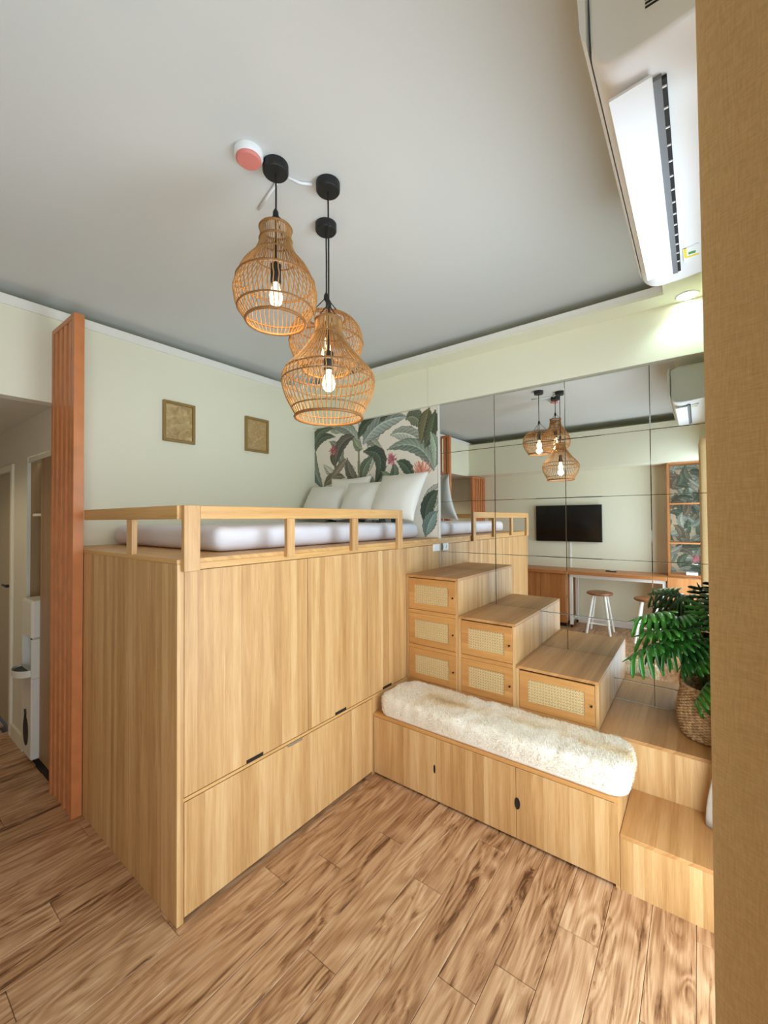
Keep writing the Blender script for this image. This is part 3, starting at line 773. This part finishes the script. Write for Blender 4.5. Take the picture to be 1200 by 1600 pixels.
pc = [(.088, 2.618), (.128, 2.602), (.160, 2.56), (.172, 2.50), (.160, 2.45), (.128, 2.395), (.110, 2.37)]
pendant(.545, -.325, pc, [(.088, 2.618, .005), (.150, 2.575, .003), (.172, 2.50, .0045), (.111, 2.37, .006)], 2.47, 2.72,
        'squat round rattan pendant lamp half hidden behind the large bell shaped one')
sd = thing('smoke_detector', (.10, -.385, CZ), 'round white smoke detector with a pink underside on the ceiling', 'detector')
autosmooth(MB().lathe([(.054, 0), (.054, -.018), (.049, -.026), (.002, -.026)], (.088, -.370, CZ-.0005), 36).build('housing', white_pl, sd))
autosmooth(MB().lathe([(.047, -.022), (.047, -.030), (.041, -.036), (.002, -.038)], (.088, -.370, CZ-.0005), 36).build('cover', pink, sd))
sd.children[1]['label'] = 'pink cover'
co = MB().tube([(.225, -.395, CZ-.006), (.30, -.42, CZ-.006), (.335, -.455, CZ-.006)], .006, 8).build('cable_cover', white_pl, None, True, (.28, -.42, CZ-.006)); tag(co, 'white cable cover on the ceiling between two black lamp canopies', 'cable cover')
co = MB().tube([(.235, -.37, CZ-.006), (.285, -.16, CZ-.006)], .006, 8).build('cable_cover', white_pl, None, True, (.26, -.26, CZ-.006)); tag(co, 'short stub of white cable cover on the ceiling ending in nothing', 'cable cover')

# ------------------------------------------------------------------ downlight
dl = thing('downlight', (2.092, -1.686, C1), 'small round ceiling downlight shining beside the air conditioner', 'lamp')
MB().ring((2.092, -1.686, C1-.001), .052, .006, 36, 8).build('bezel', white_pl, dl, True)
MB().lathe([(.050, 0), (.050, -.004), (.002, -.006)], (2.092, -1.686, C1-.0005), 36).build('lens', down_m, dl, True)
sl = bpy.data.lights.new('downlight_beam', 'SPOT'); sl.energy = 7; sl.color = (.70, 1.0, 1.0); sl.spot_size = 2.3; sl.spot_blend = .6; sl.shadow_soft_size = .04
so_ = bpy.data.objects.new('downlight_beam', sl); COL.objects.link(so_); so_.location = (2.092, -1.686, C1-.03)

# ------------------------------------------------------------------ air conditioner
ac = thing('air_conditioner', (.62, -1.80, 2.58), 'white wall mounted air conditioner above the curtain with its flap open', 'air conditioner')
AX0, AX1 = .095, 1.135
def arc(cy, cz, ry, rz, a0, a1, n): return [(cy+ry*math.cos(math.radians(a0+(a1-a0)*i/n)), cz+rz*math.sin(math.radians(a0+(a1-a0)*i/n))) for i in range(n+1)]
prof = [(-1.799, 2.60), (-1.68, 2.587), (-1.62, 2.585)] + arc(-1.615, 2.64, .062, .055, -82, -8, 7) + [(-1.551, 2.70), (-1.549, 2.86), (-1.60, 2.885), (-1.799, 2.885)]
cov = [(-1.548, 2.648)] + arc(-1.553, 2.70, .018, .055, -75, 0, 6) + [(-1.531, 2.78)] + arc(-1.552, 2.84, .020, .04, 0, 85, 5) + [(-1.548, 2.87)]
def soft_end(pr, x0, x1, c, shrink, name):
    """extruded outline with softly rounded ends"""
    n = len(pr); my = sum(p[0] for p in pr)/n; mz = sum(p[1] for p in pr)/n; rg = []
    for q in range(5):
        a = math.radians(90*q/4); rg.append((x0+c*(1-math.sin(a)), shrink*(1-math.cos(a))))
    rg = [(x0+c*(1-math.cos(math.radians(90-22.5*q))) if False else x0+c*(1-math.sin(math.radians(22.5*q))), shrink*(1-math.cos(math.radians(22.5*q)))) for q in range(5)][::-1]
    rg = rg + [(x1-(x-x0), k) for x, k in rg[::-1]]
    V = []; F = []
    for x, k in rg:
        for (y, z) in pr:
            V.append((x, max(-1.799, y+(my-y)*min(1, k/.13)), z+(mz-z)*min(1, k/.15)))
    for r in range(len(rg)-1):
        for i in range(n): F.append((r*n+i, r*n+(i+1) % n, (r+1)*n+(i+1) % n, (r+1)*n+i))
    F += [tuple(range(n))[::-1], tuple((len(rg)-1)*n+i for i in range(n))]
    return autosmooth(MB().add(V, F).build(name, white_pl, ac), 50)
bd = soft_end(prof, AX0, AX1, .022, .018, 'body')
soft_end(cov, AX0-.012, AX1+.012, .012, .006, 'front_cover')
for k in range(3): bx(AX0-.002, AX0+.001, -1.683, -1.652, 2.655+.008*k, 2.658+.008*k).build('vent_slot', print_d, bd)

sc_ = MB(); n = 20
sc_.tube([(AX0-.0005, -1.722+.014*math.cos(PI*(.6+.75*i/n)), 2.636+.016*math.sin(PI*(.6+.75*i/n))) for i in range(n+1)], .0012, 6).build('screw_cover_rim', print_d, bd)
# outlet: dark slot with louvres and the open flap in front of it
bx(.185, 1.035, -1.681, -1.672, 2.578, 2.586).build('outlet', print_d, ac)
bx(.178, 1.04, -1.672, -1.657, 2.576, 2.5865).build('outlet_lip', vent_m, ac)
for k in range(14):
    xx = .20+k*.058; bx(xx, xx+.004, -1.680, -1.672, 2.575, 2.578).build('louvre', white_pl, ac)
fv = MB(); c0 = Vector((0, -1.657, 2.572)); c1_ = Vector((0, -1.578, 2.566)); nn = Vector((0, .08, 1)).normalized()*.006; V = []
for xx in (.158, 1.012): V += [(xx, c0.y, c0.z), (xx, c1_.y, c1_.z), (xx, c1_.y+nn.y, c1_.z+nn.z), (xx, c0.y+nn.y, c0.z+nn.z)]
fv.add(V, [(0, 1, 2, 3), (7, 6, 5, 4), (0, 4, 5, 1), (1, 5, 6, 2), (2, 6, 7, 3), (3, 7, 4, 0)]).build('flap', white_pl, ac)
lb = bx(.90, 1.0, -1.735, -1.69, 2.5835, 2.590).build('label', white_pl, ac)
bx(.90, .955, -1.70, -1.692, 2.583, 2.586).build('label_print', yellow, lb); bx(.955, .965, -1.735, -1.695, 2.583, 2.586).build('label_print', yellow, lb); bx(.93, .945, -1.725, -1.705, 2.583, 2.586).build('label_print', lblgreen, lb)

# ------------------------------------------------------------------ curtains
def curtain(name, fn, n, z0, z1, nz, mat, label, origin, thick=.003):
    V = []; F = []
    for j in range(nz+1):
        z = z0+(z1-z0)*j/nz
        for i in range(n+1):
            x, y = fn(i/n, j/nz); V.append((x, y, z))
    for j in range(nz):
        for i in range(n): F.append((j*(n+1)+i, j*(n+1)+i+1, (j+1)*(n+1)+i+1, (j+1)*(n+1)+i))
    o = MB().add(V, F).build(name, mat, None, True, origin)
    s = o.modifiers.new('cloth_thickness', 'SOLIDIFY'); s.thickness = thick
    return tag(o, label, 'curtain')
def near_fold(s, t):
    x = -.62 + .935*s
    if x < -.275: y = -1.840 + .0175*math.cos((x+.275)/.15*2*PI)  # unseen run of folds, added to keep window light off the near fold
    else:
        ph = (x+.20)/.15*2*PI
        y = -1.7765 + (.046+.0035*math.exp(-((x+.2)/.05)**2))*math.cos(ph) - .02*max(0, x)
    return x + .006*math.sin(t*5+s*9), y + .0015*math.sin(t*7)
curtain('curtain', near_fold, 230, .012, 2.425, 24, curt_m, 'beige woven curtain hanging very close at the right edge', (0, -1.78, .012))
def sheer_fold(s, t):
    x = 1.50 + .62*s
    lean = .045*(1-t)**6
    return x, -1.84 + .035*math.cos(s*2*PI*5+.9) + lean + .025*(1-t)**8*math.exp(-((x-1.6)/.09)**2)
def sheer_short(s, t):
    x = 1.515 + .14*s
    b = math.exp(-(t/.16)**2)
    return x, -1.845 + .04*math.cos(s*2*PI*1.5+2.2) + .085*b*math.exp(-((s-.55)/.4)**2)
curtain('sheer_curtain', sheer_short, 60, .25, 2.425, 60, sheer_m, 'pale grey curtain edge resting its hem on the lowest step', (1.58, -1.84, .25))

# ------------------------------------------------------------------ basket and plant
BXc, BYc, BZc = 1.955, -1.765, .5025
bk = thing('plant_basket', (BXc, BYc, BZc), 'round woven seagrass basket holding the green plant', 'basket')
nr, na = 34, 168; V = []; F = []
for j in range(nr*3+1):
    t = j/(nr*3); z = .008+.25*t; R = .128+.022*math.sin(PI*min(1, t*.95+.08))
    row = j//3; ph = (j % 3)/3
    for k in range(na):
        a = 2*PI*k/na
        w = .0042*math.cos(a*28+PI*(row % 2))+.0028*math.sin(PI*ph)
        V.append((BXc+(R+w)*math.cos(a), BYc+(R+w)*math.sin(a), BZc+z))
nj = nr*3+1
for j in range(nj-1):
    for k in range(na): F.append((j*na+k, j*na+(k+1) % na, (j+1)*na+(k+1) % na, (j+1)*na+k))
o = MB().add(V, F).build('woven_wall', basket_m, bk, True); o.modifiers.new('wall_thickness', 'SOLIDIFY').thickness = .006
MB().lathe([(.002, .003), (.128, .003), (.128, .010), (.002, .010)], (BXc, BYc, BZc), 40).build('base', basket_m, bk)
rm = MB()
for s in range(2):
    n = 90; pts = [(BXc+(.133+.006*math.cos(i*2*PI*16/n+s*PI))*math.cos(2*PI*i/n), BYc+(.133+.006*math.cos(i*2*PI*16/n+s*PI))*math.sin(2*PI*i/n), BZc+.262+.005*math.sin(i*2*PI*16/n+s*PI)) for i in range(n+1)]
    rm.tube(pts, .006, 6, False)
rm.build('rim', basket_m, bk, True)
pt = thing('split_leaf_plant', (BXc, BYc, BZc+.01), 'green potted plant with deeply split leaves in the woven basket', 'plant')
MB().lathe([(.085, 0), (.105, .20), (.100, .20), (.098, .19), (.002, .19)], (BXc, BYc, BZc+.0105), 32).build('pot', leaf_pot, pt, True)
def leaf(base, tip, size, droop, roll, nl=6):
    """split leaf: midrib from base to tip with finger lobes on both sides; one mesh"""
    base, tip = Vector(base), Vector(tip); ax = (tip-base).normalized(); ln = (tip-base).length
    side = ax.cross(Vector((0, 0, 1))).normalized(); nr_ = side.cross(ax).normalized()
    q = Matrix.Rotation(roll, 3, ax); side = q @ side; nr_ = q @ nr_
    if nr_.z < 0: nr_ = -nr_
    def P(a, b, h=0):  # a along 0..1, b sideways in m
        return base + ax*(ln*a) + side*b + nr_*(h - droop*(a*a)*ln - .9*b*b/ max(size, .05))
    m = MB()
    def strip(pts, ws):
        # a bent lobe as a strip with a raised middle line
        V = []; F = []
        for (a, b), w, d in zip(pts, ws, range(len(pts))):
            i = pts.index((a, b)); j0, j1 = pts[max(i-1, 0)], pts[min(i+1, len(pts)-1)]
            dx, dy = (j1[0]-j0[0])*ln, j1[1]-j0[1]; k = math.hypot(dx, dy)+1e-9; nx, ny = -dy/k, dx/k
            V += [P(a+nx*w/ln, b+ny*w, -.25*w), P(a, b, 0), P(a-nx*w/ln, b-ny*w, -.25*w)]
        for i in range(len(pts)-1):
            o_ = i*3; F += [(o_, o_+1, o_+4, o_+3), (o_+1, o_+2, o_+5, o_+4)]
        m.add(V, F)
    mid = [(i/8, 0.0) for i in range(9)]
    strip(mid, [.008, .016, .020, .021, .020, .018, .015, .011, .003])
    for s in (1, -1):
        for i in range(nl):
            a0 = .06+.80*i/nl; reach = size*(.62+.38*math.sin(PI*(i+.9)/(nl+.6)))*(1 if i else .8)
            fwd = (-.10+.42*i/nl)*size*1.5/ln
            pts = [(a0, 0.0), (a0+fwd*.3, s*reach*.3), (a0+fwd*.62, s*reach*.62), (a0+fwd*.86, s*reach*.85), (a0+fwd, s*reach)]
            w = .034*ln+.004
            strip(pts, [w*1.25, w*.95, w, w*.9, w*.3])
    return m
def rays(cx, cy, cz): return (cx, cy, cz)
LF = [  # base, tip, half width, droop, roll
 ((1.8, -1.600, 1.165), (1.74, -1.40, 1.150), .115, .25, .7), ((1.82, -1.631, 1.071), (1.76, -1.42, 1.078), .12, .3, .7),
 ((1.77, -1.605, 1.030), (1.68, -1.36, .955), .125, .25, .8), ((1.86, -1.726, 1.002), (1.80, -1.58, .90), .10, .3, .6),
 ((1.8, -1.763, .861), (1.74, -1.64, .74), .10, .3, .7), ((1.9, -1.766, 1.075), (1.89, -1.735, 1.25), .075, .2, .2),
 ((1.86, -1.711, 1.085), (1.82, -1.53, 1.061), .115, .3, .7), ((1.88, -1.726, 1.033), (1.82, -1.60, .963), .10, .3, .6),
 ((1.84, -1.666, 1.125), (1.80, -1.48, 1.185), .10, .3, .6), ((1.86, -1.756, .994), (1.82, -1.66, .90), .085, .3, .5),
 ((1.95, -1.782, 1.12), (2.0, -1.795, 1.30), .09, .2, .2), ((1.9, -1.797, 1.031), (1.85, -1.835, 1.208), .09, .2, .2),
 ((1.8, -1.679, 1.044), (1.72, -1.52, 1.00), .115, .3, .7), ((1.98, -1.70, 1.02), (2.06, -1.56, 1.06), .09, .3, .3),
 ((1.84, -1.62, 1.00), (1.76, -1.46, 1.02), .11, .3, .6), ((1.88, -1.68, 1.15), (1.84, -1.56, 1.13), .10, .3, .6),
]
for i, (b, t_, s, dr, ro) in enumerate(LF):
    b = Vector(b); o = leaf(b, t_, s, dr, ro).build('leaf', leaf_m, pt, True); o.modifiers.new('leaf_thickness', 'SOLIDIFY').thickness = .0012
    r0_ = Vector((BXc+random.uniform(-.03, .03), BYc+random.uniform(-.03, .03), BZc+.20)); mid = (r0_+b)/2+Vector((0, 0, .06))
    pts = [tuple((1-u_)**2*r0_ + 2*u_*(1-u_)*mid + u_*u_*b) for u_ in [k/8 for k in range(9)]]
    MB().tube(pts, [.0045-.0002*k for k in range(9)], 6).build('stem', stem_m, pt, True)

# ------------------------------------------------------------------ TV side of the room (seen in the mirror)
tv = thing('television', (-1.90, -.03, 1.28), 'flat black television on the plain wall, seen in the mirror', 'television')
bx(-1.925, -1.892, -.527, .472, 1.281, 1.868, .004).build('casing', black_mt, tv)
bx(-1.892, -1.8895, -.519, .464, 1.292, 1.860).build('screen', screen_m, tv)
bx(TVX+.001, -1.926, -.2, .15, 1.45, 1.7).build('wall_bracket', black_mt, tv)
ch = bx(TVX, TVX+.012, -.065, -.045, .862, 1.281).build('cable_cover', white_pl, None, False, (TVX, -.055, .862)); tag(ch, 'white cable cover running down the wall under the television', 'cable cover')
wt = bx(TVX+.001, -1.45, -1.365, 1.34, .812, .86, .002).build('worktop', tv_y, None, False, (-1.7, 0, .812)); tag(wt, 'long brown wooden worktop under the television, seen in the mirror', 'worktop')
def cupboard(y0, y1, nd, label, zt=.811):
    t = thing('cupboard', (-1.7, (y0+y1)/2, 0), label, 'cabinet')
    bx(TVX+.002, -1.50, y0, y1, .06, zt, .001).build('carcass', tv_z, t); bx(TVX+.002, -1.54, y0+.01, y1-.01, 0, .06).build('plinth', dark_gap, t)
    w = (y1-y0)/nd
    for k in range(nd):
        d = bx(-1.50, -1.482, y0+w*k+.002, y0+w*(k+1)-.002, .065, zt-.004, .001).build('door', tv_z, t)
    return t, d
cupboard(-.085, .29, 1, 'brown cupboard at the left of the white table, under the worktop')
cupboard(.292, .92, 2, 'brown cupboard under the worktop, mostly behind the bed in the mirror')
t, d = cupboard(-1.90, -1.37, 1, 'brown corner cupboard under the leaf papered shelf unit', .858)
MB().tube([(-1.482, -1.66, .72), (-1.468, -1.66, .72)], .016, 14).build('knob', knob_m, d)
dk = thing('white_table', (-1.6, -.73, 0), 'white framed table standing under the brown worktop', 'table')
bx(-1.93, -1.517, -1.356, -.134, .762, .806, .003).build('table_top', white_mt, dk)
for y0 in (-.176, -1.356):
    for x0 in (-1.56, -1.93):
        l_ = bx(x0, x0+.043, y0, y0+.042, .045, .762, .002).build('leg', white_mt, dk)
        MB().tube([(x0+.021, y0+.010, .022), (x0+.021, y0+.032, .022)], .022, 14).build('castor', black_mt, l_)
for y0 in (-.166, -1.346): bx(-1.887, -1.56, y0, y0+.02, .10, .13).build('side_rail', white_mt, dk)
bbm = bx(TVX, TVX+.014, -1.36, -.09, 0, .09).build('baseboard_left', white_mt); struct(bbm)
def stool(x, y, label):
    t = thing('round_stool', (x, y, 0), label, 'stool', 'stools at the white table')
    autosmooth(MB().lathe([(.002, .552), (.150, .552), (.168, .560), (.172, .572), (.166, .585), (.150, .590), (.002, .590)], (x, y, 0), 36).build('seat', stool_w, t))
    for q in range(4):
        a = PI/4+q*PI/2; c, s = math.cos(a), math.sin(a)
        MB().tube([(x+.105*c, y+.105*s, .552), (x+.215*c, y+.215*s, 0)], [.020, .017], 10).build('leg', white_mt, t)
    for q in range(4):
        a = PI/4+q*PI/2; b = a+PI/2; z = .15 if q % 2 else .20; r = .105+.11*(1-z/.552)
        MB().tube([(x+r*math.cos(a), y+r*math.sin(a), z), (x+r*math.cos(b), y+r*math.sin(b), z)], .010, 8).build('rung', white_mt, t)
stool(-1.44, -.56, 'round wooden stool with white legs clear of the leaves in the mirror')
stool(-1.30, -1.17, 'round stool with white legs mostly hidden behind the plant leaves')
rmt = thing('remote_control', (-1.7, -.66, .861), 'small dark remote lying on the brown worktop', 'remote')
bx(-1.72, -1.68, -.74, -.60, .8605, .878, .004).build('case', black_mt, rmt); bx(-1.712, -1.688, -.73, -.66, .878, .880).build('keypad', white_pl, rmt)
sh = thing('shelf_unit', (-1.8, -1.6, .86), 'tall open shelf unit backed with leaf wallpaper, seen in the mirror', 'shelf')
bx(TVX+.001, -1.65, -1.396, -1.372, .8605, 2.408, .001).build('side_panel', tv_z, sh); bx(TVX+.001, -1.65, -1.90, -1.876, .8605, 2.408, .001).build('side_panel', tv_z, sh)
for z in (.8605, 1.300, 1.835, 2.388): bx(TVX+.006, -1.655, -1.876, -1.396, z, z+.02, .001).build('shelf', tv_y, sh)
rs = np.random.RandomState(2); SL = []
for k in range(120):
    b = np.array([rs.uniform(0, .48), rs.uniform(0, 1.5)]); an = rs.uniform(0, 2*PI); l_ = rs.uniform(.14, .3); e = np.array([math.cos(an), math.sin(an)])*l_
    m_ = b+e*.5+np.array([-e[1], e[0]])*rs.uniform(-.3, .3)
    SL.append((tuple(b), tuple(m_), tuple(b+e), rs.uniform(.035, .06), [(90, 98, 82), (120, 130, 115), (105, 98, 80), (75, 86, 70), (140, 146, 132)][k % 5]))
nu2, nv2 = 70, 220
Bz2, Ay2 = np.meshgrid(np.linspace(0, 1.52, nv2+1), np.linspace(0, .48, nu2+1), indexing='ij')
print_sheet('back_panel', (TVX+.005, -1.876, .8805), (0, .48, 0), (0, 0, 1.5075), nu2, nv2, paint_print(Ay2, Bz2, SL, [((.2, .2), .09, (170, 105, 110), 0)], (168, 156, 130)), print_m, sh)
for (y0, w, z, h, dp, lab, mat) in ((-1.84, .055, 1.3205, .16, .10, 'white box standing at the end of the middle shelf, seen in the mirror', white_pl), (-1.70, .13, .882, .035, .16, 'low white box lying on the bottom shelf, seen in the mirror', white_pl)):
    b = bx(-1.84, -1.84+dp, y0, y0+w, z, z+h, .003).build('box', mat, None, False, (-1.84+dp/2, y0+w/2, z)); tag(b, lab, 'box')

# ------------------------------------------------------------------ passage closet
cl = thing('closet', (.15, 1.86, 0), 'built in passage closet with a sliding brown panel behind the slat screen', 'closet')
bx(.081, .45, 1.535, 1.547, .0, 2.13).build('side_panel', hall_z, cl); bx(.001, .45, 2.172, 2.184, .0, 2.13).build('side_panel', hall_z, cl)
bx(.44, .452, 1.547, 2.172, .0, 2.13).build('back_panel', hall_z, cl); bx(.081, .452, 1.535, 2.184, 2.13, 2.142).build('top_panel', hall_z, cl)
bx(.03, .44, 1.547, 2.168, .0, .05).build('plinth', hall_z, cl); bx(.012, .44, 1.549, 2.171, 1.70, 1.718).build('shelf', trim_w, cl)
bx(-.012, .008, 1.548, 1.868, .052, 2.09, .001).build('sliding_panel', hall_z, cl); bx(-.016, .04, 1.547, 2.168, 2.09, 2.125).build('track', trim_w, cl)
dp = thing('water_dispenser', (.1, 2.0, .05), 'slim white water dispenser standing in the closet opening', 'dispenser')
disp_w = plain('ivory_plastic', (206, 200, 186), .45)
dx, ya, yb2 = -.055, 1.875, 2.125
bx(dx, .20, ya, yb2, .0505, .60, .008).build('lower_body', disp_w, dp); bx(dx, .20, ya, yb2, .86, 1.12, .014).build('upper_body', disp_w, dp)
bx(dx+.07, .20, ya, yb2, .60, .86).build('niche_back', vent_m, dp)
for y0 in (ya, yb2-.022): bx(dx, dx+.07, y0, y0+.022, .60, .86).build('niche_side', disp_w, dp)
tr = MB(); n = 20; cyy = (ya+yb2)/2; pr = [(dx-.075*math.sin(PI*i/n), cyy-.11*math.cos(PI*i/n)) for i in range(n+1)]
v = [(x, y_, .61) for x, y_ in pr]+[(x, y_, .655) for x, y_ in pr]; m = n+1
tr.add(v, [(i, i+1, m+i+1, m+i) for i in range(n)]+[tuple(range(m)), (0, m, 2*m-1, n)]).build('drip_tray', disp_w, dp)
pr2 = [(dx-.002-.066*math.sin(PI*i/n), cyy-.10*math.cos(PI*i/n)) for i in range(n+1)]
MB().add([(x, y_, .642) for x, y_ in pr2], [tuple(range(m))]).build('tray_grid', black_mt, dp)
MB().tube([(dx+.035, cyy, .86), (dx+.035, cyy, .80)], .012, 10).build('tap', black_mt, dp)
dec = MB(); n = 28
pts = [(dx-.0022, 2.0+.062*math.cos(2*PI*i/n), .22+.10*math.sin(2*PI*i/n)) for i in range(n)]
dec.add(pts+[(dx+.0005, y_, z) for _, y_, z in pts], [tuple(range(n)), tuple(range(n, 2*n))]+[(i, (i+1) % n, n+(i+1) % n, n+i) for i in range(n)])
dec.tube([(dx-.001, 2.0, .31), (dx-.001, 1.99, .34), (dx-.001, 2.0, .37)], .010, 8)
dec.build('black_emblem', print_d, dp)

hd = thing('downlight', (-1.0, 2.3, 2.406), 'added unseen fill lamp in the passage ceiling behind the slat screen', 'lamp')  # unseen lamp with its spot, added to brighten the passage
MB().ring((-1.0, 2.3, 2.405), .052, .006, 36, 8).build('bezel', white_pl, hd, True)
MB().lathe([(.050, 0), (.050, -.004), (.002, -.006)], (-1.0, 2.3, 2.4055), 36).build('lens', emit('added_fill_glow', (1, .86, .62), 12), hd, True)
hl = bpy.data.lights.new('added_passage_fill', 'SPOT'); hl.energy = 20; hl.color = (1, .86, .62); hl.spot_size = 2.6; hl.spot_blend = .5; hl.shadow_soft_size = .05
ho = bpy.data.objects.new('added_passage_fill', hl); COL.objects.link(ho); ho.location = (-1.0, 2.3, 2.37)
